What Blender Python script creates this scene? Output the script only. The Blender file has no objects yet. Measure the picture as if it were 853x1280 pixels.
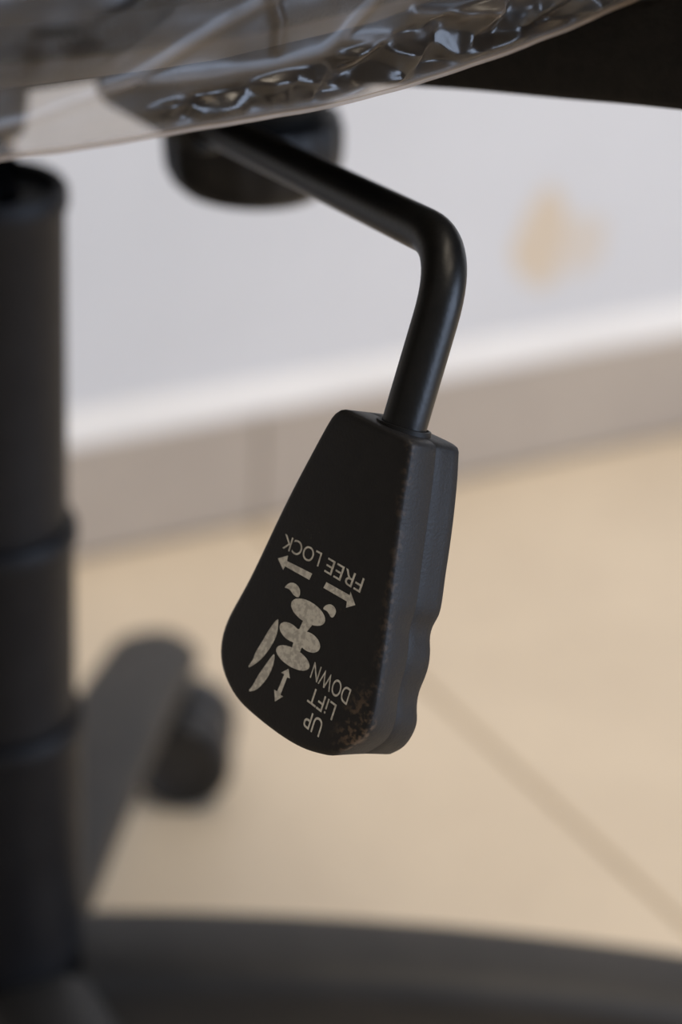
import bpy, bmesh, math, random
from mathutils import Vector, Matrix, noise
PI = math.pi
scene = bpy.context.scene
C = scene.collection
random.seed(7)

# ---------------------------------------------------------------- camera, world, lights, exposure
cam_data = bpy.data.cameras.new('camera')
cam = bpy.data.objects.new('camera', cam_data)
C.objects.link(cam)
cam_data.sensor_fit = 'VERTICAL'
cam_data.sensor_height = 22.3
cam_data.sensor_width = 14.9
cam_data.lens = 50.0
cam_data.clip_start = 0.01
cam.matrix_world = Matrix.Translation((0, 0, 0.65)) @ Matrix.Rotation(math.radians(90 - 27.0), 4, 'X') @ Matrix.Rotation(math.radians(3.0), 4, 'Z')
cam_data.dof.use_dof = True
cam_data.dof.focus_distance = 0.502
cam_data.dof.aperture_fstop = 4.2
scene.camera = cam

world = bpy.data.worlds.new('room_bounce')
scene.world = world
world.use_nodes = True
bg = world.node_tree.nodes['Background']
bg.inputs['Color'].default_value = (1.0, 0.93, 0.85, 1)
bg.inputs['Strength'].default_value = 0.17


def area_light(name, loc, target, sx, sy, watts, colour):
    d = bpy.data.lights.new(name, 'AREA')
    d.shape = 'RECTANGLE'
    d.size, d.size_y = sx, sy
    d.energy = watts
    d.color = colour
    o = bpy.data.objects.new(name, d)
    C.objects.link(o)
    o.location = loc
    o.rotation_euler = (Vector(target) - Vector(loc)).to_track_quat('-Z', 'Y').to_euler()
    return o


area_light('window_daylight', (3.4, -0.55, 1.20), (0.1, 1.0, 0.25), 2.4, 1.8, 98, (0.60, 0.74, 1.0))
area_light('ceiling_lamp', (0.75, 0.55, 2.65), (0.3, 0.9, 0.0), 1.2, 1.2, 42, (1.0, 0.87, 0.70))

scene.view_settings.view_transform = 'Standard'
scene.view_settings.look = 'None'
scene.view_settings.gamma = 1.0
scene.view_settings.exposure = 0.0
scene.view_settings.use_curve_mapping = False


# ---------------------------------------------------------------- materials
def material(name, colour, rough=0.5, colour2=None, scale=60.0, bump=0.0, bump_scale=200.0, metal=0.0, spec=0.5, lo=0.35, hi=0.65, coord='Object'):
    m = bpy.data.materials.new(name)
    m.use_nodes = True
    nt = m.node_tree
    p = nt.nodes['Principled BSDF']
    p.inputs['Roughness'].default_value = rough
    p.inputs['Metallic'].default_value = metal
    p.inputs['Specular IOR Level'].default_value = spec
    p.inputs['Base Color'].default_value = (*colour, 1)
    tc = nt.nodes.new('ShaderNodeTexCoord')
    if colour2 is not None:
        n = nt.nodes.new('ShaderNodeTexNoise')
        n.inputs['Scale'].default_value = scale
        n.inputs['Detail'].default_value = 6
        r = nt.nodes.new('ShaderNodeValToRGB')
        r.color_ramp.elements[0].position = lo
        r.color_ramp.elements[1].position = hi
        r.color_ramp.elements[0].color = (*colour, 1)
        r.color_ramp.elements[1].color = (*colour2, 1)
        nt.links.new(tc.outputs[coord], n.inputs['Vector'])
        nt.links.new(n.outputs['Fac'], r.inputs['Fac'])
        nt.links.new(r.outputs['Color'], p.inputs['Base Color'])
    if bump:
        n2 = nt.nodes.new('ShaderNodeTexNoise')
        n2.inputs['Scale'].default_value = bump_scale
        n2.inputs['Detail'].default_value = 4
        b = nt.nodes.new('ShaderNodeBump')
        b.inputs['Strength'].default_value = bump
        b.inputs['Distance'].default_value = 0.001
        nt.links.new(tc.outputs[coord], n2.inputs['Vector'])
        nt.links.new(n2.outputs['Fac'], b.inputs['Height'])
        nt.links.new(b.outputs['Normal'], p.inputs['Normal'])
    return m


class G:
    """Tiny expression helper for math nodes."""
    def __init__(self, nt):
        self.nt = nt

    def m(self, op, *a):
        n = self.nt.nodes.new('ShaderNodeMath')
        n.operation = op
        for i, v in enumerate(a):
            if isinstance(v, (int, float)):
                n.inputs[i].default_value = v
            else:
                self.nt.links.new(v, n.inputs[i])
        return n.outputs[0]

    def noise(self, vec, scale, detail=4):
        n = self.nt.nodes.new('ShaderNodeTexNoise')
        n.inputs['Scale'].default_value = scale
        n.inputs['Detail'].default_value = detail
        self.nt.links.new(vec, n.inputs['Vector'])
        return n.outputs['Fac']

    def ramp(self, fac, a, b):
        n = self.nt.nodes.new('ShaderNodeMapRange')
        n.interpolation_type = 'SMOOTHSTEP'
        n.inputs['From Min'].default_value = a
        n.inputs['From Max'].default_value = b
        self.nt.links.new(fac, n.inputs['Value'])
        return n.outputs[0]

    def mix(self, fac, c1, c2):
        n = self.nt.nodes.new('ShaderNodeMix')
        n.data_type = 'RGBA'
        if isinstance(fac, (int, float)):
            n.inputs['Factor'].default_value = fac
        else:
            self.nt.links.new(fac, n.inputs['Factor'])
        for k, c in ((6, c1), (7, c2)):
            if isinstance(c, tuple):
                n.inputs[k].default_value = (*c, 1)
            else:
                self.nt.links.new(c, n.inputs[k])
        return n.outputs[2]

    def xyz(self, vec):
        n = self.nt.nodes.new('ShaderNodeSeparateXYZ')
        self.nt.links.new(vec, n.inputs[0])
        return n.outputs

    def objcoord(self):
        n = self.nt.nodes.new('ShaderNodeTexCoord')
        return n.outputs['Object']


def base(name, rough, spec=0.5):
    m = bpy.data.materials.new(name)
    m.use_nodes = True
    p = m.node_tree.nodes['Principled BSDF']
    p.inputs['Roughness'].default_value = rough
    p.inputs['Specular IOR Level'].default_value = spec
    return m, m.node_tree, p, G(m.node_tree)


M_PLASTIC = material('black moulded plastic', (0.008, 0.0075, 0.0075), 0.42, (0.011, 0.010, 0.010), 90, 0.25, 900, spec=0.28)
M_SLEEVE = material('matt black sleeve plastic', (0.009, 0.0085, 0.0095), 0.5, (0.012, 0.0115, 0.0125), 60, 0.2, 1500, spec=0.22)
M_BASE = material('worn black base plastic', (0.030, 0.027, 0.024), 0.5, (0.040, 0.035, 0.030), 30, 0.2, 700, spec=0.35)
M_WHEEL = material('black caster plastic', (0.014, 0.014, 0.015), 0.35, (0.02, 0.02, 0.022), 60)
M_ROD = material('black painted steel', (0.006, 0.006, 0.006), 0.36, (0.009, 0.0085, 0.008), 300, 0.06, 700, spec=0.35)
M_CHROME = material('polished steel', (0.75, 0.76, 0.8), 0.12, (0.7, 0.7, 0.72), 40, metal=1.0)
M_FABRIC = material('grey brown seat fabric', (0.12, 0.105, 0.09), 0.9, (0.16, 0.14, 0.12), 500, 0.8, 1600, spec=0.2)
M_STEEL = material('black mechanism steel', (0.008, 0.008, 0.008), 0.5, (0.012, 0.0115, 0.011), 80, spec=0.25)
M_ARM = material('black grained armrest plastic', (0.009, 0.0075, 0.0065), 0.6, (0.015, 0.0125, 0.0105), 260, 0.5, 1400, spec=0.3)
M_LIP = material('white plaster bead', (0.86, 0.83, 0.79), 0.7, (0.80, 0.77, 0.73), 9, 0.3, 60)
M_BED = material('taupe baseboard mortar', (0.30, 0.255, 0.205), 0.9, (0.26, 0.22, 0.18), 30)
M_GROUT = material('tan tile grout', (0.46, 0.38, 0.28), 0.9, (0.40, 0.33, 0.24), 30)


def make_wall_material():
    m, nt, p, g = base('painted wall with ochre stain', 0.75, 0.3)
    oc = g.objcoord()
    w = nt.nodes.new('ShaderNodeTexNoise')
    w.inputs['Scale'].default_value = 28
    nt.links.new(oc, w.inputs['Vector'])
    wx = g.xyz(w.outputs['Color'])
    x, y, z = g.xyz(oc)
    x2 = g.m('ADD', x, g.m('MULTIPLY', g.m('SUBTRACT', wx[0], 0.5), 0.03))
    z2 = g.m('ADD', z, g.m('MULTIPLY', g.m('SUBTRACT', wx[1], 0.5), 0.03))

    def blob(cx, cz, rx, rz):
        a = g.m('DIVIDE', g.m('SUBTRACT', x2, cx), rx)
        b = g.m('DIVIDE', g.m('SUBTRACT', z2, cz), rz)
        d = g.m('SQRT', g.m('ADD', g.m('MULTIPLY', a, a), g.m('MULTIPLY', b, b)))
        return g.ramp(d, 1.15, 0.75)
    s = g.m('MAXIMUM', blob(STAIN[0], STAIN[1] + .004, 0.019, 0.034), g.m('MULTIPLY', blob(STAIN[0] + .026, STAIN[1] - .001, 0.020, 0.021), 0.6))
    s = g.m('MULTIPLY', s, 0.8)
    n = g.noise(oc, 5)
    wall = g.mix(g.ramp(n, 0.3, 0.7), (0.74, 0.735, 0.735), (0.70, 0.695, 0.695))
    nt.links.new(g.mix(s, wall, (0.72, 0.57, 0.39)), p.inputs['Base Color'])
    return m


def make_tile_material(name, c1, c2, c3, rough):
    m, nt, p, g = base(name, rough, 0.35)
    oc = g.objcoord()
    a = g.mix(g.ramp(g.noise(oc, 7, 6), 0.35, 0.7), c1, c2)
    b = g.mix(g.m('MULTIPLY', g.ramp(g.noise(oc, 42, 5), 0.52, 0.72), 0.5), a, c3)
    nt.links.new(b, p.inputs['Base Color'])
    return m


def make_grip_material():
    m, nt, p, g = base('black rubberised plastic', 0.5, 0.3)
    oc = g.objcoord()
    x, y, z = g.xyz(oc)
    fine = g.noise(oc, 1500, 3)
    mid = g.noise(oc, 260, 6)
    big = g.noise(oc, 70, 3)
    dx = g.m('DIVIDE', g.m('SUBTRACT', x, 0.0155), 0.006)
    dy = g.m('DIVIDE', g.m('SUBTRACT', y, -0.031), 0.011)
    near = g.ramp(g.m('SQRT', g.m('ADD', g.m('MULTIPLY', dx, dx), g.m('MULTIPLY', dy, dy))), 1.4, 0.2)
    edge = g.m('MULTIPLY', g.ramp(g.m('ABSOLUTE', g.m('SUBTRACT', x, g.m('SUBTRACT', 0.0135, g.m('MULTIPLY', y, 0.17)))), 0.003, 0.0), 0.35)
    face = g.ramp(z, -0.0032, -0.0008)
    wear = g.m('MULTIPLY', g.m('MULTIPLY', g.m('MAXIMUM', near, edge), face), g.ramp(g.m('MULTIPLY', g.noise(oc, 700, 5), g.m('ADD', mid, 0.5)), 0.46, 0.66))
    dust = g.m('MULTIPLY', g.ramp(g.m('MULTIPLY', fine, big), 0.39, 0.49), 0.2)
    c = g.mix(g.ramp(mid, 0.3, 0.7), (0.0132, 0.0125, 0.0130), (0.0155, 0.0147, 0.0152))
    c = g.mix(g.m('MAXIMUM', g.m('MULTIPLY', wear, 0.7), dust), c, (0.17, 0.115, 0.075))
    nt.links.new(c, p.inputs['Base Color'])
    nt.links.new(g.m('ADD', 0.44, g.m('MULTIPLY', mid, 0.10)), p.inputs['Roughness'])
    bp = nt.nodes.new('ShaderNodeBump')
    bp.inputs['Strength'].default_value = 0.25
    bp.inputs['Distance'].default_value = 0.0004
    nt.links.new(fine, bp.inputs['Height'])
    nt.links.new(bp.outputs['Normal'], p.inputs['Normal'])
    return m


def make_print_material():
    m, nt, p, g = base('worn white print', 0.6, 0.3)
    oc = g.objcoord()
    f = g.ramp(g.m('MULTIPLY', g.noise(oc, 900, 5), g.m('ADD', g.noise(oc, 160, 2), 0.5)), 0.40, 0.62)
    nt.links.new(g.mix(f, (0.72, 0.70, 0.64), (0.50, 0.48, 0.44)), p.inputs['Base Color'])
    return m


def make_film_material():
    m = bpy.data.materials.new('clear plastic film')
    m.use_nodes = True
    nt = m.node_tree
    nt.nodes.clear()
    g = G(nt)
    out = nt.nodes.new('ShaderNodeOutputMaterial')
    at = nt.nodes.new('ShaderNodeAttribute')
    at.attribute_name = 'milk'
    oc = g.objcoord()
    mk = g.m('MULTIPLY', at.outputs['Fac'], g.m('ADD', 0.7, g.m('MULTIPLY', g.noise(oc, 120, 5), 0.6)))
    tr = nt.nodes.new('ShaderNodeBsdfTransparent')
    tr.inputs['Color'].default_value = (0.74, 0.695, 0.64, 1)
    di = nt.nodes.new('ShaderNodeBsdfDiffuse')
    di.inputs['Color'].default_value = (0.64, 0.52, 0.41, 1)
    tl = nt.nodes.new('ShaderNodeBsdfTranslucent')
    tl.inputs['Color'].default_value = (0.64, 0.52, 0.41, 1)
    md = nt.nodes.new('ShaderNodeMixShader')
    md.inputs[0].default_value = 0.4
    nt.links.new(di.outputs[0], md.inputs[1])
    nt.links.new(tl.outputs[0], md.inputs[2])
    m1 = nt.nodes.new('ShaderNodeMixShader')
    nt.links.new(mk, m1.inputs[0])
    nt.links.new(tr.outputs[0], m1.inputs[1])
    nt.links.new(md.outputs[0], m1.inputs[2])
    gl = nt.nodes.new('ShaderNodeBsdfGlossy')
    nt.links.new(g.m('MINIMUM', 0.6, g.m('ADD', 0.14, g.m('MULTIPLY', at.outputs['Fac'], 1.8))), gl.inputs['Roughness'])
    fr = nt.nodes.new('ShaderNodeFresnel')
    fr.inputs['IOR'].default_value = 1.5
    geo = nt.nodes.new('ShaderNodeNewGeometry')
    # a film of two surfaces reflects about twice what one does, from either side
    lw = nt.nodes.new('ShaderNodeLayerWeight')
    lw.inputs['Blend'].default_value = 0.28
    m2 = nt.nodes.new('ShaderNodeMixShader')
    fac = g.m('ADD', 0.05, g.m('MULTIPLY', g.m('POWER', lw.outputs['Facing'], 3.0), 0.5))
    nt.links.new(fac, m2.inputs[0])
    nt.links.new(m1.outputs[0], m2.inputs[1])
    nt.links.new(gl.outputs[0], m2.inputs[2])
    nt.links.new(m2.outputs[0], out.inputs['Surface'])
    return m


# ---------------------------------------------------------------- mesh helpers
def link(name, bm, mat, parent=None, matrix=None, smooth=40):
    bmesh.ops.recalc_face_normals(bm, faces=bm.faces)
    me = bpy.data.meshes.new(name)
    bm.to_mesh(me)
    bm.free()
    me.materials.append(mat)
    if smooth:
        for p in me.polygons:
            p.use_smooth = True
        me.set_sharp_from_angle(angle=math.radians(smooth))
    o = bpy.data.objects.new(name, me)
    C.objects.link(o)
    if parent is not None:
        o.parent = parent
    if matrix is not None:
        o.matrix_local = matrix
    return o


def dup(o, parent, matrix=None):
    c = o.copy()
    C.objects.link(c)
    c.parent = parent
    if matrix is not None:
        c.matrix_local = matrix
    return c


def add_box(bm, x0, x1, y0, y1, z0, z1, bevel=0.0, seg=2, mat=None):
    r = bmesh.ops.create_cube(bm, size=1)
    vs = r['verts']
    for v in vs:
        v.co = Vector(((x0 + x1) / 2 + v.co.x * (x1 - x0), (y0 + y1) / 2 + v.co.y * (y1 - y0), (z0 + z1) / 2 + v.co.z * (z1 - z0)))
        if mat is not None:
            v.co = mat @ v.co
    if bevel:
        es = list({e for v in vs for e in v.link_edges})
        bmesh.ops.bevel(bm, geom=es, offset=bevel, segments=seg, profile=0.5, affect='EDGES')


def add_loft(bm, rings, cap=(True, True), closed=True):
    vr = [[bm.verts.new(p) for p in r] for r in rings]
    n = len(vr[0])
    for a, b in zip(vr, vr[1:]):
        for i in range(n if closed else n - 1):
            j = (i + 1) % n
            bm.faces.new((a[i], a[j], b[j], b[i]))
    if cap[0]:
        bm.faces.new(vr[0][::-1])
    if cap[1]:
        bm.faces.new(vr[-1])
    return vr


def add_lathe(bm, prof, cx=0.0, cy=0.0, n=48, cap=(True, True), mat=None):
    rings = []
    for r, z in prof:
        ring = []
        for k in range(n):
            p = Vector((cx + r * math.cos(2 * PI * k / n), cy + r * math.sin(2 * PI * k / n), z))
            ring.append(mat @ p if mat is not None else p)
        rings.append(ring)
    return add_loft(bm, rings, cap)


def catmull(pts, per=12):
    P = [Vector(p) for p in pts]
    P = [2 * P[0] - P[1]] + P + [2 * P[-1] - P[-2]]
    out = []
    for i in range(1, len(P) - 2):
        for k in range(per):
            t = k / per
            a, b, c, d = P[i - 1:i + 3]
            out.append(0.5 * (2 * b + (c - a) * t + (2 * a - 5 * b + 4 * c - d) * t * t + (3 * b - a - 3 * c + d) * t ** 3))
    out.append(P[-2])
    return out


def resample(pts, n):
    P = [Vector(p) for p in pts]
    L = [0]
    for a, b in zip(P, P[1:]):
        L.append(L[-1] + (b - a).length)
    out = []
    j = 0
    for k in range(n):
        s = L[-1] * k / (n - 1)
        while j < len(P) - 2 and L[j + 1] < s:
            j += 1
        d = L[j + 1] - L[j]
        out.append(P[j].lerp(P[j + 1], 0 if d == 0 else (s - L[j]) / d))
    return out


def add_tube(bm, path, r, n=24, cap=(True, True)):
    up = Vector((0, 1, 0))
    rings = []
    for i, p in enumerate(path):
        t = (path[min(i + 1, len(path) - 1)] - path[max(i - 1, 0)]).normalized()
        a = up - t * up.dot(t)
        a.normalize()
        b = t.cross(a)
        up = a
        rr = r[i] if isinstance(r, list) else r
        rings.append([p + a * rr * math.cos(2 * PI * k / n) + b * rr * math.sin(2 * PI * k / n) for k in range(n)])
    add_loft(bm, rings, cap)


def fillet_path(pts, rad, seg=14):
    P = [Vector(p) for p in pts]
    out = [P[0]]
    for i in range(1, len(P) - 1):
        a = (P[i - 1] - P[i])
        b = (P[i + 1] - P[i])
        r = rad[i - 1]
        r = min(r, a.length * .48, b.length * .48)
        p0 = P[i] + a.normalized() * r
        p1 = P[i] + b.normalized() * r
        for k in range(seg + 1):
            t = k / seg
            out.append(p0 * (1 - t) ** 2 + P[i] * 2 * t * (1 - t) + p1 * t * t)
    out.append(P[-1])
    return out


def sstep(a, b, x):
    t = max(0.0, min(1.0, (x - a) / (b - a)))
    return t * t * (3 - 2 * t)


def interp(tab, x):
    if x <= tab[0][0]:
        return tab[0][1]
    for (a, u), (b, v) in zip(tab, tab[1:]):
        if x <= b:
            return u + (v - u) * (x - a) / (b - a)
    return tab[-1][1]


# ---------------------------------------------------------------- the setting
WALL_ANGLE = math.radians(30.46)
WALL_FOOT = Vector((-0.1577, 1.1948, 0.0))           # a point where the baseboard meets the floor
WALL = Matrix.Translation(WALL_FOOT) @ Matrix.Rotation(WALL_ANGLE, 4, 'Z')   # x along the wall, y away from the room
FLOOR_JOINT = 0.118                                  # where a joint of the floor tiles meets the wall
BASE_JOINT = 0.124
STAIN = (0.325, 0.148)
SKIRT_D, SKIRT_H, LIP_H = 0.009, 0.072, 0.0205


def structure(o, label, cat):
    o['kind'] = 'structure'
    o['label'] = label
    o['category'] = cat
    return o


# floor slab with tiles as its parts, joints recessed
bm = bmesh.new()
add_box(bm, -2.2, 2.2, -2.6, 0.03, -0.06, -0.0018)
floor = structure(link('floor', bm, M_GROUT, None, WALL, 0), 'beige tiled floor under the office chair', 'floor')
M_TILE = make_tile_material('beige floor tile', (0.67, 0.565, 0.43), (0.72, 0.61, 0.465), (0.63, 0.525, 0.40), 0.42)
M_SKIRT = make_tile_material('taupe baseboard tile', (0.44, 0.375, 0.31), (0.48, 0.41, 0.335), (0.42, 0.35, 0.29), 0.5)
TS, GAP = 0.6, 0.0028
bm = bmesh.new()
add_box(bm, GAP / 2, TS - GAP / 2, -TS + GAP / 2, -GAP / 2, -0.0085, 0.0, 0.0012, 1)
tile0 = link('tile', bm, M_TILE, floor, Matrix.Translation((FLOOR_JOINT, 0, 0)), 30)
for i in range(-3, 3):
    for j in range(0, 4):
        if (i, j) != (0, 0):
            dup(tile0, floor, Matrix.Translation((FLOOR_JOINT + i * TS, -j * TS, 0)))

bm = bmesh.new()
add_box(bm, -2.2, 2.2, SKIRT_D, SKIRT_D + 0.1, -0.06, 2.7)
wall = structure(link('wall_back', bm, make_wall_material(), None, WALL, 0), 'pale painted wall with an ochre stain behind the lever', 'wall')

# baseboard of long tiles on a mortar bed, white plaster bead on top
bm = bmesh.new()
add_box(bm, -2.2, 2.2, 0.002, SKIRT_D - 0.0002, 0.0, SKIRT_H - 0.001)
skirt = structure(link('baseboard_back', bm, M_BED, None, WALL, 0), 'taupe tiled baseboard along the foot of the wall', 'baseboard')
bm = bmesh.new()
add_box(bm, 0.0009, 0.5991, 0.0, SKIRT_D - 0.0015, 0.0002, SKIRT_H, 0.0012, 1)
skirt_tile = link('tile', bm, M_SKIRT, skirt, Matrix.Translation((BASE_JOINT, 0, 0)), 30)
for i in (-4, -3, -2, -1, 1, 2, 3):
    if -2.2 <= BASE_JOINT + i * .6 and BASE_JOINT + i * .6 + .6 <= 2.25:
        dup(skirt_tile, skirt, Matrix.Translation((BASE_JOINT + i * 0.6, 0, 0)))
bm = bmesh.new()
prof = [(0.0008, 0.0), (0.0, 0.002), (0.001, 0.0055), (0.004, 0.0125), (0.007, 0.0175), (SKIRT_D - 0.0002, LIP_H), (SKIRT_D - 0.0002, 0.0)]
n_l = 90
rings = []
for k in range(n_l + 1):
    x = -2.2 + 4.4 * k / n_l
    w = 0.0008 * noise.noise(Vector((x * 9, 0, 0)))
    rings.append([Vector((x, y + (w if 0 < q < 5 else 0), SKIRT_H + 0.0003 + z + (w if 2 < q < 6 else 0))) for q, (y, z) in enumerate(prof)])
add_loft(bm, rings)
structure(link('trim_1', bm, M_LIP, None, WALL, 60), 'white plaster bead along the top of the taupe baseboard', 'trim')

# ---------------------------------------------------------------- the office chair: local x = sitter's right, y = sitter's front
chair = bpy.data.objects.new('office_chair', None)
C.objects.link(chair)
chair.empty_display_size = 0.1
chair.location = (-0.12, 0.70, 0)
chair.rotation_euler = (0, 0, math.radians(-50))
chair['label'] = 'black office chair with a bent lever, printed paddle grip and sleeved gas column'
chair['category'] = 'chair'

# seat plan
SA, SB, SY = 0.2435, 0.25, -0.02
HEM = [(-0.40, 0.5075), (-0.15, 0.5065), (-0.12, 0.5056), (-0.09, 0.5048), (-0.07, 0.5043), (-0.05, 0.5044), (-0.03, 0.5058), (-0.0126, 0.5077), (0.01, 0.5112), (0.0342, 0.5157), (0.0487, 0.5195), (0.08, 0.5275), (0.12, 0.536), (0.17, 0.543), (0.30, 0.546)]


def lift(y):
    """The underside of the seat rises towards its front."""
    return sum(interp(HEM, y + d) for d in (-0.008, -0.004, 0.0, 0.004, 0.008)) / 5 - 0.5050


def seat_edge(th, inset=0.0):
    """Point on the seat outline; th = 0 is the sitter's right."""
    c, s = math.cos(th), math.sin(th)
    e = 2 / 4.6
    return Vector(((SA - inset) * math.copysign(abs(c) ** e, c), SY + (SB - inset) * math.copysign(abs(s) ** e, s), 0))


def seat_solid(prof, n=240):
    bm = bmesh.new()
    rings = []
    for ins, z in prof:
        ring = [seat_edge(2 * PI * k / n, ins) for k in range(n)]
        rings.append([p + Vector((0, 0, z + lift(p.y) * sstep(0.60, 0.54, z))) for p in ring])
    add_loft(bm, rings)
    return bm


link('seat_cushion', seat_solid([(0.02, 0.5320), (0.010, 0.5322), (0.006, 0.536), (0.004, 0.545), (0.004, 0.575), (0.012, 0.592), (0.04, 0.603), (0.10, 0.606)]), M_FABRIC, chair)
link('seat_pan', seat_solid([(0.060, 0.5065), (0.030, 0.5085), (0.014, 0.5175), (0.0075, 0.5210), (0.006, 0.5240), (0.006, 0.5290), (0.010, 0.5316), (0.03, 0.5318)]), M_PLASTIC, chair)

# tilt mechanism under the seat
bm = bmesh.new()
add_box(bm, -0.085, 0.048, -0.060, 0.125, 0.447, 0.5062, 0.006)
mech = link('tilt_mechanism', bm, M_STEEL, chair)
bm = bmesh.new()
add_lathe(bm, [(0.026, 0.452), (0.028, 0.447), (0.038, 0.4435)][::-1] + [(0.022, 0.430), (0.02, 0.428)], 0.049, 0.0706, 40)
link('spring_housing', bm, M_STEEL, mech)
bm = bmesh.new()
add_tube(bm, [Vector((0.108, 0.0105, 0.4520)), Vector((0.106, 0.0111, 0.4518)), Vector((0.0300, 0.0342, 0.4414))], [0.0075, 0.0090, 0.0095], 28)
link('lever_bushing', bm, M_STEEL, mech)
bm = bmesh.new()
add_lathe(bm, [(0.0115, 0.4220), (0.0135, 0.4226), (0.0145, 0.4290), (0.0165, 0.4480)], n=32)
link('column_socket', bm, M_STEEL, mech)

# tension knob hanging under the front of the mechanism
bm = bmesh.new()
n = 96
rings = []
for r, z in [(0.010, 0.432), (0.024, 0.432), (0.0278, 0.4300), (0.0289, 0.427), (0.0291, 0.420), (0.0283, 0.4135), (0.0262, 0.4085), (0.023, 0.4055), (0.019, 0.4042), (0.008, 0.4040)]:
    ring = []
    for k in range(n):
        a = 2 * PI * k / n
        q = r + (0.0004 * math.cos(a * 16) if r > 0.027 else 0)
        ring.append(Vector((0.049 + q * math.cos(a), 0.0706 + q * math.sin(a), z)))
    rings.append(ring)
add_loft(bm, rings)
link('tension_knob', bm, M_PLASTIC, chair)

# gas column with three telescoping sleeves
bm = bmesh.new()
add_lathe(bm, [(0.011, 0.10), (0.011, 0.43), (0.0125, 0.432), (0.0125, 0.446)], n=40)
column = link('gas_column', bm, M_CHROME, chair)
for r, z0, z1 in ((0.0262, 0.276, 0.405), (0.0284, 0.200, 0.2835), (0.0306, 0.093, 0.2075)):
    bm = bmesh.new()
    lip = 0.0012 if r > 0.025 else 0.0
    add_lathe(bm, [(r - 0.002, z0), (r, z0), (r, z1 - 0.009), (r + lip, z1 - 0.007), (r + lip, z1 - 0.002), (r + lip - 0.0012, z1), (r - 0.0022, z1), (r - 0.0026, z1 - 0.0015), (r - 0.0026, z1 - 0.004), (0.0125, z1 - 0.0045)], n=64, cap=(False, False))
    link('sleeve', bm, M_SLEEVE, column)

# five legged base
bm = bmesh.new()
add_lathe(bm, [(0.02, 0.046), (0.040, 0.049), (0.043, 0.056), (0.043, 0.076), (0.0415, 0.085), (0.0385, 0.0925), (0.0365, 0.097), (0.0345, 0.0985), (0.0322, 0.0975), (0.0316, 0.091)], n=64)
hub = link('star_base', bm, M_BASE, chair)
LEGS = [57, 133.5, 206, 278, 350]


def leg_mesh():
    bm = bmesh.new()
    rings = []
    X0, X1, RT = 0.030, 0.303, 0.023
    prm = [(X0 + (X1 - RT - X0) * k / 18, 1.0) for k in range(19)] + [(X1 - RT + RT * math.sin(math.radians(a)), math.cos(math.radians(a))) for a in (12, 24, 36, 48, 60, 70, 79, 85)]
    for x, q in prm:
        t = (x - X0) / (X1 - X0)
        hw = (0.0240 - 0.0015 * t) * q
        top = 0.1040 - 0.0050 * t - 0.0290 * t * t - 0.004 * (1 - q)
        h = (0.048 - 0.020 * t)
        f = hw / 0.0235
        pr = [(-0.0140, -h), (-0.0205, -h * 0.55), (-0.0235, -0.0095), (-0.0213, -0.0038), (-0.0160, -0.0006), (-0.007, 0.0012), (0.007, 0.0012), (0.0160, -0.0006), (0.0213, -0.0038), (0.0235, -0.0095), (0.0205, -h * 0.55), (0.0140, -h)]
        rings.append([Vector((x, a * f, top + b)) for a, b in pr])
    add_loft(bm, rings)
    return bm


def caster_meshes():
    w = bmesh.new()
    R90 = Matrix.Rotation(PI / 2, 4, 'X')
    add_lathe(w, [(0.006, -0.0105), (0.019, -0.0105), (0.0235, -0.009), (0.025, -0.006), (0.025, 0.006), (0.0235, 0.0092), (0.019, 0.0105), (0.017, 0.009), (0.006, 0.009)], n=40, mat=R90)
    h = bmesh.new()
    rings = []                                        # hood between and over the wheels
    for y in (-0.0045, 0.0045):
        ring = []
        for k in range(18):
            a = math.radians(-25 + 235 * k / 17)
            ring.append(Vector((0.022 * math.cos(a) * 1.05, y, 0.022 * math.sin(a) + 0.0035)))
        rings.append(ring)
    add_loft(h, rings)
    add_lathe(h, [(0.010, 0.018), (0.010, 0.036), (0.006, 0.037), (0.0055, 0.041)], -0.018, 0, 20)
    return w, h


leg0 = caster0 = None
SWIVEL = {133.5: 50, 57: 20, 206: 170, 278: 300, 350: 80}
for a in LEGS:
    m = Matrix.Rotation(math.radians(a), 4, 'Z')
    if leg0 is None:
        leg0 = link('base_leg', leg_mesh(), M_BASE, hub, m, 50)
        w, h = caster_meshes()
        cm = m @ Matrix.Translation((0.268, 0, 0.025)) @ Matrix.Rotation(math.radians(SWIVEL[a] - a), 4, 'Z') @ Matrix.Translation((0.018, 0, 0))
        caster0 = link('caster', h, M_WHEEL, chair, cm, 40)
        wheel0 = link('wheel', w, M_WHEEL, caster0, Matrix.Translation((0, 0.0160, 0)), 40)
        dup(wheel0, caster0, Matrix.Translation((0, -0.0160, 0)))
    else:
        dup(leg0, hub, m)
        cm = m @ Matrix.Translation((0.268, 0, 0.025)) @ Matrix.Rotation(math.radians(SWIVEL[a] - a), 4, 'Z') @ Matrix.Translation((0.018, 0, 0))
        c = dup(caster0, chair, cm)
        dup(wheel0, c, Matrix.Translation((0, 0.0160, 0)))
        dup(wheel0, c, Matrix.Translation((0, -0.0160, 0)))

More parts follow.
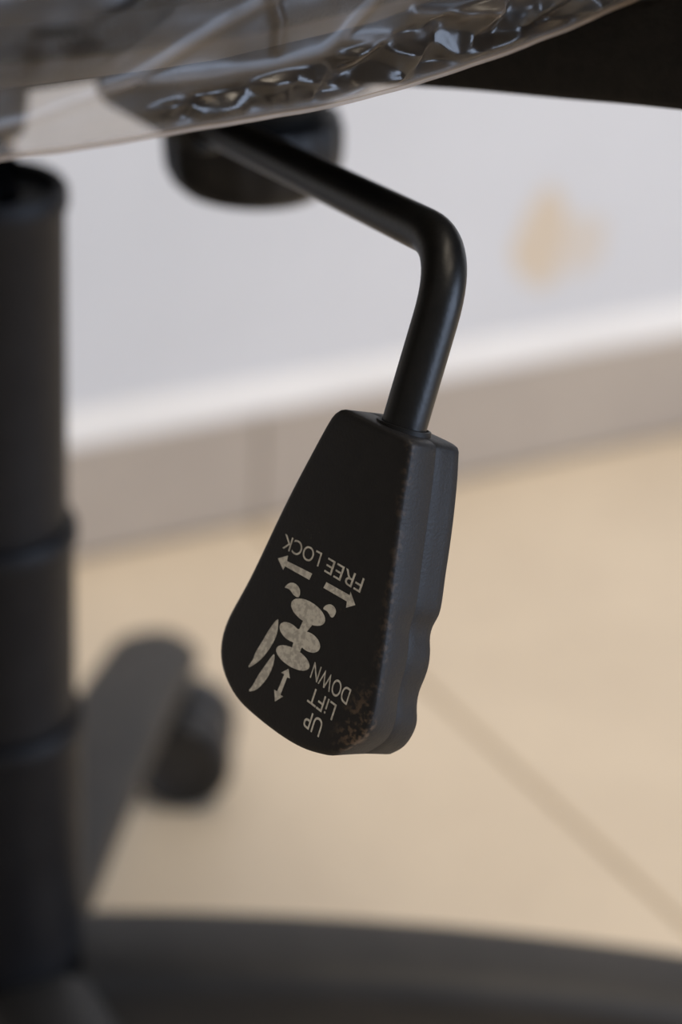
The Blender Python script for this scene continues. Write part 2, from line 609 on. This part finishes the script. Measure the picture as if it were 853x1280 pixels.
# armrest bracket on the sitter's right: bar under the seat that bends up into the arm
bm = bmesh.new()
low = catmull([(0.110, 0.4610), (0.135, 0.4690), (0.1606, 0.4765), (0.1917, 0.4823), (0.225, 0.4868), (0.240, 0.4890), (0.2554, 0.4911), (0.285, 0.4955), (0.318, 0.5060), (0.336, 0.5350), (0.342, 0.600), (0.342, 0.700)], 6)
upp = catmull([(0.110, 0.4980), (0.135, 0.5000), (0.1606, 0.5020), (0.1917, 0.5040), (0.225, 0.5080), (0.237, 0.5135), (0.2455, 0.5165), (0.2478, 0.525), (0.2490, 0.545), (0.256, 0.570), (0.280, 0.630), (0.300, 0.700)], 6)
rings = []
for (lx, lz), (ux, uz) in zip([tuple(p) for p in low], [tuple(p) for p in upp]):
    ring = []
    c, d = Vector((lx, 0, lz)), Vector((ux, 0, uz))
    u = (d - c)
    H = u.length
    u.normalize()
    y0 = 0.0125 + 0.30 * ((lx + ux) / 2 - 0.1606)
    y1 = y0 + 0.050
    e = 0.0022
    for yy, q in ((y0 + e, 0), (y0 + .3 * e, .3 * e), (y0, e), (y0, H - e), (y0 + .3 * e, H - .3 * e), (y0 + e, H), (y1 - e, H), (y1, H - e), (y1, e), (y1 - e, 0)):
        ring.append(c + u * q + Vector((0, yy, 0)))
    rings.append(ring)
add_loft(bm, rings)
arm = link('armrest', bm, M_ARM, chair, None, 50)
bm = bmesh.new()
rings = []
for k in range(25):
    t = k / 24
    y = -0.03 + 0.25 * t
    q = max(0.0, 1 - (2 * t - 1) ** 8) ** 0.5
    hw = 0.004 + 0.036 * q
    z = 0.712 + 0.004 * math.sin(t * PI)
    rings.append([Vector((0.312 + hw * math.copysign(abs(math.cos(a)) ** .6, math.cos(a)), y, z + 0.014 * (0.3 + .7 * q) * math.copysign(abs(math.sin(a)) ** .6, math.sin(a)))) for a in [2 * PI * j / 24 for j in range(24)]])
add_loft(bm, rings)
link('arm_pad', bm, M_ARM, arm, None, 50)

# ---------------------------------------------------------------- the adjustment lever: bent steel rod and a paddle grip
GX, GY, GN = Vector((0.9879, 0.1525, 0.0298)), Vector((-0.0825, 0.3525, 0.9322)), Vector((0.1316, -0.9233, 0.3608))
GM = Matrix(((GX.x, GY.x, GN.x, 0.2778), (GX.y, GY.y, GN.y, -0.0747), (GX.z, GY.z, GN.z, 0.4106), (0, 0, 0, 1)))
# grip data in millimetres: x across the paddle, y up towards the rod
GRIP_FRONT_RIGHT = [[7.71,33.03],[9.04,24.31],[10.44,15.4],[12.59,4.37],[14.63,-6.35],[16.13,-14.93],[17.39,-22.89]]
GRIP_BACK_RIGHT = [[7.89,32.98],[9.79,26.4],[11.47,19.18],[12.82,12.22],[13.97,5.18],[14.94,-0.07],[15.25,-3.51],[14.45,-6.42],[14.57,-9.01],[15.74,-11.95],[16.35,-14.93],[16.28,-17.97],[15.88,-20.76],[15.99,-22.99],[16.62,-25.39]]
GRIP_FRONT_CORNER = [[17.39,-22.89],[17.41,-29.32],[14.68,-33.37],[10.98,-37.45]]
GRIP_BACK_CORNER = [[16.62,-25.39],[17.56,-27.68],[17.39,-30.78],[15.88,-34.43],[11.62,-38.43]]
GRIP_REST = [[10.98,-37.45],[9.38,-38.28],[2.41,-39.58],[-4.46,-39.48],[-12.87,-38.21],[-19.6,-36.4],[-24.92,-33.03],[-27.78,-29.46],[-29.05,-25.29],[-28.75,-19.78],[-25.66,-8.72],[-21.53,10.06],[-17.93,23.68],[-15.41,32.0],[-13.74,33.97],[-12.24,34.41],[-2.86,33.77],[4.18,33.38],[7.71,33.03]]
PRINT_SHAPES = {"arrow":[[[-19.03,-2.41],[-16.44,-0.85],[-16.31,-2.1],[-8.53,-2.37],[-8.83,-3.94],[-16.45,-3.38],[-16.7,-4.34]],[[-4.11,-2.79],[2.98,-3.33],[2.95,-2.52],[5.18,-4.84],[2.98,-6.23],[2.72,-4.87],[-4.48,-4.26]],[[-7.76,-24.39],[-6.61,-26.26],[-7.46,-26.33],[-7.93,-30.63],[-7.07,-30.7],[-8.93,-32.59],[-10.02,-30.22],[-9.09,-30.23],[-8.46,-26.0],[-9.41,-25.93]]],"hand":[[[-15.1,-7.95],[-14.2,-6.55],[-13.0,-5.98],[-11.45,-6.15],[-10.4,-7.07],[-10.19,-8.53],[-11.19,-8.73],[-12.21,-8.48],[-13.12,-7.87],[-14.18,-7.72]],[[-3.14,-8.72],[-2.66,-7.64],[-1.37,-6.87],[0.1,-7.17],[0.77,-8.15],[0.36,-9.51],[-0.38,-9.62],[-1.04,-9.1],[-1.91,-8.65]]],"seat":[[[-1.61,-11.43],[-1.93,-11.91],[-2.49,-12.34],[-3.27,-12.69],[-4.22,-12.94],[-5.29,-13.08],[-6.45,-13.11],[-7.62,-13.01],[-8.75,-12.8],[-9.78,-12.48],[-10.65,-12.08],[-11.34,-11.6],[-11.79,-11.08],[-11.98,-10.55],[-11.91,-10.02],[-11.58,-9.53],[-11.01,-9.09],[-10.22,-8.75],[-9.26,-8.5],[-8.17,-8.36],[-7.01,-8.35],[-5.85,-8.45],[-4.73,-8.67],[-3.71,-8.98],[-2.85,-9.39],[-2.18,-9.86],[-1.74,-10.37],[-1.54,-10.91]],[[-7.45,-12.96],[-4.56,-12.79],[-5.8,-15.31],[-7.85,-15.31]],[[-6.81,-17.46],[-7.1,-17.81],[-7.53,-18.09],[-8.09,-18.31],[-8.74,-18.44],[-9.46,-18.48],[-10.21,-18.42],[-10.95,-18.28],[-11.64,-18.05],[-12.25,-17.75],[-12.75,-17.39],[-13.12,-17.0],[-13.32,-16.58],[-13.36,-16.17],[-13.23,-15.78],[-12.94,-15.43],[-12.5,-15.14],[-11.94,-14.93],[-11.28,-14.8],[-10.56,-14.77],[-9.81,-14.82],[-9.08,-14.97],[-8.39,-15.2],[-7.78,-15.5],[-7.29,-15.85],[-6.93,-16.25],[-6.73,-16.66],[-6.69,-17.07]],[[-1.03,-17.59],[-1.33,-18.0],[-1.78,-18.34],[-2.36,-18.62],[-3.04,-18.8],[-3.79,-18.88],[-4.56,-18.87],[-5.32,-18.75],[-6.04,-18.53],[-6.67,-18.23],[-7.19,-17.86],[-7.56,-17.44],[-7.77,-16.98],[-7.8,-16.52],[-7.67,-16.08],[-7.36,-15.67],[-6.91,-15.32],[-6.32,-15.05],[-5.64,-14.87],[-4.89,-14.79],[-4.12,-14.81],[-3.36,-14.93],[-2.65,-15.15],[-2.02,-15.45],[-1.51,-15.82],[-1.15,-16.24],[-0.94,-16.69],[-0.9,-17.15]],[[-9.54,-15.57],[-7.19,-14.93],[-5.97,-15.15],[-6.28,-19.0],[-8.8,-18.39]],[[-8.43,-17.81],[-5.63,-17.66],[-5.9,-19.74],[-8.36,-20.21]],[[-2.28,-22.25],[-2.57,-22.68],[-3.1,-23.07],[-3.84,-23.38],[-4.76,-23.62],[-5.81,-23.75],[-6.94,-23.79],[-8.09,-23.72],[-9.22,-23.55],[-10.25,-23.28],[-11.13,-22.93],[-11.83,-22.53],[-12.31,-22.08],[-12.53,-21.61],[-12.5,-21.14],[-12.2,-20.7],[-11.66,-20.32],[-10.91,-20.0],[-9.98,-19.77],[-8.92,-19.64],[-7.78,-19.61],[-6.63,-19.69],[-5.51,-19.86],[-4.49,-20.13],[-3.62,-20.47],[-2.93,-20.88],[-2.47,-21.33],[-2.25,-21.79]]],"leaf":[[[-14.44,-14.77],[-13.84,-16.24],[-13.44,-18.31],[-14.01,-21.19],[-15.61,-24.82],[-17.51,-27.18],[-19.01,-28.42],[-18.51,-26.88],[-18.1,-26.06],[-18.0,-24.23],[-16.98,-21.39],[-15.92,-17.88]],[[-12.67,-22.48],[-12.11,-24.49],[-12.41,-27.5],[-13.68,-30.44],[-15.05,-32.3],[-17.16,-33.47],[-16.15,-31.38],[-15.61,-29.15],[-14.52,-26.51],[-13.44,-23.87]]]}
PRINT_WORDS = {"FREE":[[5.69,1.36],[-5.36,2.47],[5.47,-1.94]],"LOCK":[[-7.36,2.8],[-18.84,3.42],[-7.45,-0.44]],"DOWN":[[10.42,-22.41],[-1.25,-20.36],[10.26,-26.12]],"LiFT":[[7.78,-26.98],[-0.21,-25.56],[7.61,-30.68]],"UP":[[5.55,-31.63],[0.41,-30.89],[5.42,-35.48]]}
GT = 0.01802
ROD_R = 0.0051
rod_in = GM @ Vector((-0.0021, 0.0280, -0.0090))
rod_top = GM @ Vector((-0.0021, 0.0338, -0.0090))
path = fillet_path([rod_in, rod_top, (0.2639, -0.0356, 0.4748), (0.1254, 0.0053, 0.4544), (0.0300, 0.0342, 0.4414)], [0.004, 0.017, 0.03])
bm = bmesh.new()
add_tube(bm, path, ROD_R, 28)
rod = link('lever_rod', bm, M_ROD, chair, None, 60)


def sm(pts, n):
    return resample(catmull([(p[0], p[1], 0) for p in pts], 10), n)


nr, nc, nb = 60, 16, 90
F = sm(GRIP_FRONT_RIGHT, nr)[:-1] + sm(GRIP_FRONT_CORNER, nc)[:-1] + sm(GRIP_REST, nb)[:-1]
B = sm(GRIP_BACK_RIGHT, nr)[:-1] + sm(GRIP_BACK_CORNER, nc)[:-1] + sm(GRIP_REST, nb)[:-1]


def inset(poly, d):
    out = []
    n = len(poly)
    for i in range(n):
        t = (poly[(i + 1) % n] - poly[i - 1]).normalized()
        nrm = Vector((t.y, -t.x, 0))
        out.append(poly[i] + nrm * d)
    return out


area = sum(a.x * b.y - a.y * b.x for a, b in zip(F, F[1:] + F[:1]))
sgn = 1 if area < 0 else -1
layers = [(0.0, 1.5), (-0.12, 0.8), (-0.45, 0.25), (-1.0, 0.0), (-4.0, 0.0), (-8.75, 0.0), (-8.9, 0.06), (-9.15, 0.06), (-9.3, 0.0), (-12.0, 0.0), (-15.0, 0.0), (-17.0, 0.0), (-17.5, 0.25), (-17.9, 0.8), (-18.02, 1.6)]
bm = bmesh.new()
rings = []
for w, d in layers:
    t = max(0.0, min(1.0, (-w - 1.0) / 16.0))
    poly = [a.lerp(b, t) for a, b in zip(F, B)]
    # slight draft: widest at the seam
    for _ in range(1):
        poly = [(a + b * 2 + c) / 4 for a, b, c in zip(poly[-1:] + poly[:-1], poly, poly[1:] + poly[:1])]
    poly = inset(poly, sgn * d)
    for _ in range(int(d * 3)):
        poly = [(a + b * 2 + c) / 4 for a, b, c in zip(poly[-1:] + poly[:-1], poly, poly[1:] + poly[:1])]
    rings.append([Vector((p.x, p.y, w)) * 0.001 for p in poly])
add_loft(bm, rings)
grip = link('lever_grip', bm, make_grip_material(), chair, GM, 48)
grip['label'] = 'black rubber paddle grip with worn white print'

bm = bmesh.new()                                       # moulded collar where the rod enters
RX = Matrix.Translation((-0.0021, 0.0338, -0.0090)) @ Matrix.Rotation(-PI / 2, 4, 'X')
add_lathe(bm, [(0.0051, 0.0002), (0.0057, 0.0007), (0.0062, 0.0006), (0.0065, -0.0012), (0.0051, -0.0012)], n=32, mat=RX, cap=(False, False))
link('collar', bm, M_STEEL, grip, None, 40)

M_PRINT = make_print_material()
PZ = 0.00006
KIND = {'arrow': 'printed_arrow', 'hand': 'printed_hand', 'seat': 'printed_seat_symbol', 'leaf': 'printed_leaf_mark'}


def smooth_poly(q, it):
    q = [Vector((x, y, 0)) for x, y in q]
    for _ in range(it):
        q = [p for a, b in zip(q, q[1:] + q[:1]) for p in (a.lerp(b, .25), a.lerp(b, .75))]
    return q


def add_flat(bm, q, z):
    f = bm.faces.new([bm.verts.new((p.x * .001, p.y * .001, z)) for p in q])
    bmesh.ops.triangulate(bm, faces=[f])


for kind, polys in PRINT_SHAPES.items():
    if kind == 'seat':
        bm = bmesh.new()
        for i, q in enumerate(polys):
            add_flat(bm, smooth_poly(q, 0), PZ + i * 0.000004)
        link(KIND[kind], bm, M_PRINT, grip, None, 0)
        continue
    for q in polys:
        bm = bmesh.new()
        add_flat(bm, smooth_poly(q, 2 if kind == 'hand' else (1 if kind == 'leaf' else 0)), PZ)
        link(KIND[kind], bm, M_PRINT, grip, None, 0)

for word, (b0, b1, up) in PRINT_WORDS.items():
    cu = bpy.data.curves.new('printed_word', 'FONT')
    cu.body = word
    cu.resolution_u = 6
    to = bpy.data.objects.new('printed_word', cu)
    C.objects.link(to)
    bpy.context.view_layer.update()
    me = bpy.data.meshes.new_from_object(to.evaluated_get(bpy.context.evaluated_depsgraph_get()))
    bpy.data.objects.remove(to)
    bpy.data.curves.remove(cu)
    xs = [v.co.x for v in me.vertices]
    ys = [v.co.y for v in me.vertices]
    x0, x1, y0, y1 = min(xs), max(xs), 0.0, 0.729 / 1.0
    y1 = max(ys) if word != 'LiFT' else sorted(ys)[int(len(ys) * .9)]
    b0, b1, up = (Vector((*p, 0)) for p in (b0, b1, up))
    ex, ey = b1 - b0, up - b0
    for v in me.vertices:
        p = b0 + ex * ((v.co.x - x0) / (x1 - x0)) + ey * ((v.co.y - y0) / (y1 - y0))
        v.co = (p.x * .001, p.y * .001, PZ)
    me.materials.clear()
    me.materials.append(M_PRINT)
    o = bpy.data.objects.new('printed_word', me)
    C.objects.link(o)
    o.parent = grip

# ---------------------------------------------------------------- clear plastic film over the seat
FOLDS = [  # (y, z) on the right flank of the seat, half width, height, extra cloudiness of the doubled film
    ([(-0.160, 0.5085), (-0.1452, 0.5098), (-0.1381, 0.5105), (-0.131, 0.5111), (-0.1199, 0.5141), (-0.1106, 0.5158), (-0.0991, 0.5202), (-0.0873, 0.5246), (-0.0753, 0.5291), (-0.0693, 0.5318), (-0.06, 0.538)], 0.0012, 0.0005, 0.13),
    ([(-0.1143, 0.5163), (-0.1106, 0.5165), (-0.0891, 0.5154), (-0.0727, 0.5154), (-0.0601, 0.5166), (-0.0538, 0.5196), (-0.0455, 0.5259), (-0.038, 0.535)], 0.0011, 0.0005, 0.14),
    ([(-0.0740, 0.5330), (-0.0733, 0.5297), (-0.0714, 0.5246), (-0.0719, 0.5196)], 0.0012, 0.0011, 0.03),
    ([(-0.0537, 0.5184), (-0.0335, 0.5157), (-0.0244, 0.5159), (-0.0105, 0.5174), (0.012, 0.519)], 0.0011, 0.0006, 0.08),
    ([(-0.035, 0.521), (-0.0246, 0.5185), (-0.0152, 0.5173), (-0.0008, 0.5152), (0.02, 0.5135)], 0.0012, 0.0010, 0.08),
]
BAND = [(-0.16, 0.519), (-0.1379, 0.5199), (-0.1272, 0.519), (-0.1181, 0.5187), (-0.1049, 0.5249), (-0.0934, 0.5317), (-0.08, 0.541)]
CRINKLE_TOP = [(-0.105, 0.5105), (-0.097, 0.5112), (-0.0809, 0.5120), (-0.06, 0.5147), (-0.0426, 0.5169), (-0.0246, 0.5183), (-0.0106, 0.5183), (0.0038, 0.5179), (0.0235, 0.5176), (0.12, 0.517)]
CREASES = [(0.35, 0.94, 0.0130, 0.0011, 0.3), (0.82, -0.57, 0.0170, 0.0013, 0.55), (0.98, 0.2, 0.0290, 0.0020, 0.1), (-0.55, 0.83, 0.0210, 0.0013, 0.8), (0.9, 0.43, 0.0088, 0.00035, 0.2)]


def tri(x):
    x = x - math.floor(x)
    return abs(2 * x - 1) * 2 - 1


def seg_dist(p, pts):
    best = 9
    for (ax, ay), (bx, by) in zip(pts, pts[1:]):
        dx, dy = bx - ax, by - ay
        t = max(0, min(1, ((p[0] - ax) * dx + (p[1] - ay) * dy) / (dx * dx + dy * dy)))
        best = min(best, math.hypot(p[0] - ax - t * dx, p[1] - ay - t * dy))
    return best


def film_sample(y, z, right):
    """Outward bulge in metres and cloudiness of the film."""
    v = Vector((y, z, 0))
    bulge = 0.0010 * noise.noise(v * 40) + 0.0006 * noise.noise(v * 110 + Vector((3, 1, 0)))
    milk = 0.09
    hem = 0.5050
    z -= lift(y)
    v = Vector((y, z, 0))
    if right:
        top = interp(CRINKLE_TOP, y)
        inside = sstep(hem + 0.0008, hem + 0.0028, z) * sstep(top + 0.0012, top - 0.0008, z) * sstep(-0.108, -0.092, y)
        if inside > 0:
            wv = noise.noise_vector(v * 75) * 0.0035
            cr = sum(a * tri((kx * (y + wv.x) + kz * 1.5 * (z + wv.y)) / wl + ph) for kx, kz, wl, a, ph in CREASES)
            bulge += inside * (cr + 0.0008 * noise.noise(v * 200))
            milk = milk * (1 - inside) + inside * 0.05
        for pts, w, hgt, mk in FOLDS:
            d = seg_dist((y, z), pts)
            g = math.exp(-(d / w) ** 2)
            bulge += hgt * g
            milk += mk * g
        b = interp(BAND, y)
        if y < -0.085:
            k = sstep(b - 0.0004, b + 0.0006, z) * sstep(b + 0.0130, b + 0.0090, z) * sstep(-0.085, -0.094, y)
            milk *= 1 - 0.9 * k
    milk += 0.22 * sstep(hem + 0.0010, hem + 0.0002, z) + 0.08 * sstep(hem + 0.0035, hem + 0.001, z)
    return bulge, min(0.9, max(0.0, milk))


def th_of(y):
    """Outline parameter of a point on the right flank of the seat."""
    u = (abs(y - SY) / SB) ** 2.3
    return math.copysign(math.asin(min(1.0, u)), y - SY)


ths = [th_of(-0.170 + 0.260 * k / 320) for k in range(321)]
t0, t1 = ths[-1], ths[0] + 2 * PI
coarse = [t0 + (t1 - t0) * k / 150 for k in range(1, 150)]
for q in range(4):                                     # the outline bends most near the axes: keep the spacing even there
    for d in (0.0004, 0.0015, 0.004, 0.009, 0.016, 0.026):
        for sg in (-1, 1):
            a = q * PI / 2 + sg * d
            if t0 < a < t1:
                coarse.append(a)
ths += sorted(coarse)
zs = [0.5050 + 0.00062 * k for k in range(56)] + [0.5045 + 0.0365 + 0.0085 * k for k in range(1, 6)]
bm = bmesh.new()
milk_l = bm.verts.layers.float.new('milk')
grid = []


def film_vert(co, mk):
    v = bm.verts.new(co)
    v[milk_l] = mk
    return v


# small rolled hem below the first row
rowspec = [('hem', a) for a in (250, 215, 180, 145)] + [('z', z) for z in zs] + [('top', q) for q in (0, 1, 2, 3, 4)]
for kind, val in rowspec:
    row = []
    for th in ths:
        p = seat_edge(th)
        q = seat_edge(th + 1e-3) - seat_edge(th - 1e-3)
        nrm = Vector((q.y, -q.x, 0)).normalized()
        sag = 0.0007 * noise.noise(Vector((p.y * 14, p.x * 14, 5)))
        right = p.x > 0
        if kind == 'hem':
            a = math.radians(val)
            bul, mk = film_sample(p.y, 0.5050 + lift(p.y), right)
            co = p + nrm * (bul - 0.0005 + 0.0005 * -math.cos(a) * -1) + Vector((0, 0, 0.5050 + lift(p.y) + sag - 0.0006 + 0.0006 * math.sin(a)))
            row.append(film_vert(co, 0.75))
        elif kind == 'z':
            u = lift(p.y) * sstep(0.60, 0.54, val)
            bul, mk = film_sample(p.y, val + u, right)
            k = sstep(0.575, 0.54, val)
            co = p + nrm * (bul * k + (1 - k) * -0.0005 - 0.006 * sstep(0.565, 0.585, val)) + Vector((0, 0, val + u + sag * k))
            row.append(film_vert(co, mk))
        else:
            ins, z = [(0.010, 0.5935), (0.020, 0.6010), (0.045, 0.6060), (0.10, 0.6095), (0.2, 0.6100)][val]
            co = seat_edge(th, ins) + Vector((0, 0, z + 0.0008 * noise.noise(Vector((p.x * 30, p.y * 30, val)))))
            row.append(film_vert(co, 0.2))
    grid.append(row)
for a, b in zip(grid, grid[1:]):
    for i in range(len(a)):
        j = (i + 1) % len(a)
        bm.faces.new((a[i], a[j], b[j], b[i]))
cap = grid[-1]
bm.faces.new(cap)
film = link('plastic_film', bm, make_film_material(), None, None, 0)
for p in film.data.polygons:
    p.use_smooth = True
film.matrix_world = Matrix.Translation((-0.12, 0.70, 0)) @ Matrix.Rotation(math.radians(-50), 4, 'Z')
film['label'] = 'crinkled clear plastic film wrapped over the seat of the black office chair'
film['category'] = 'wrapper'
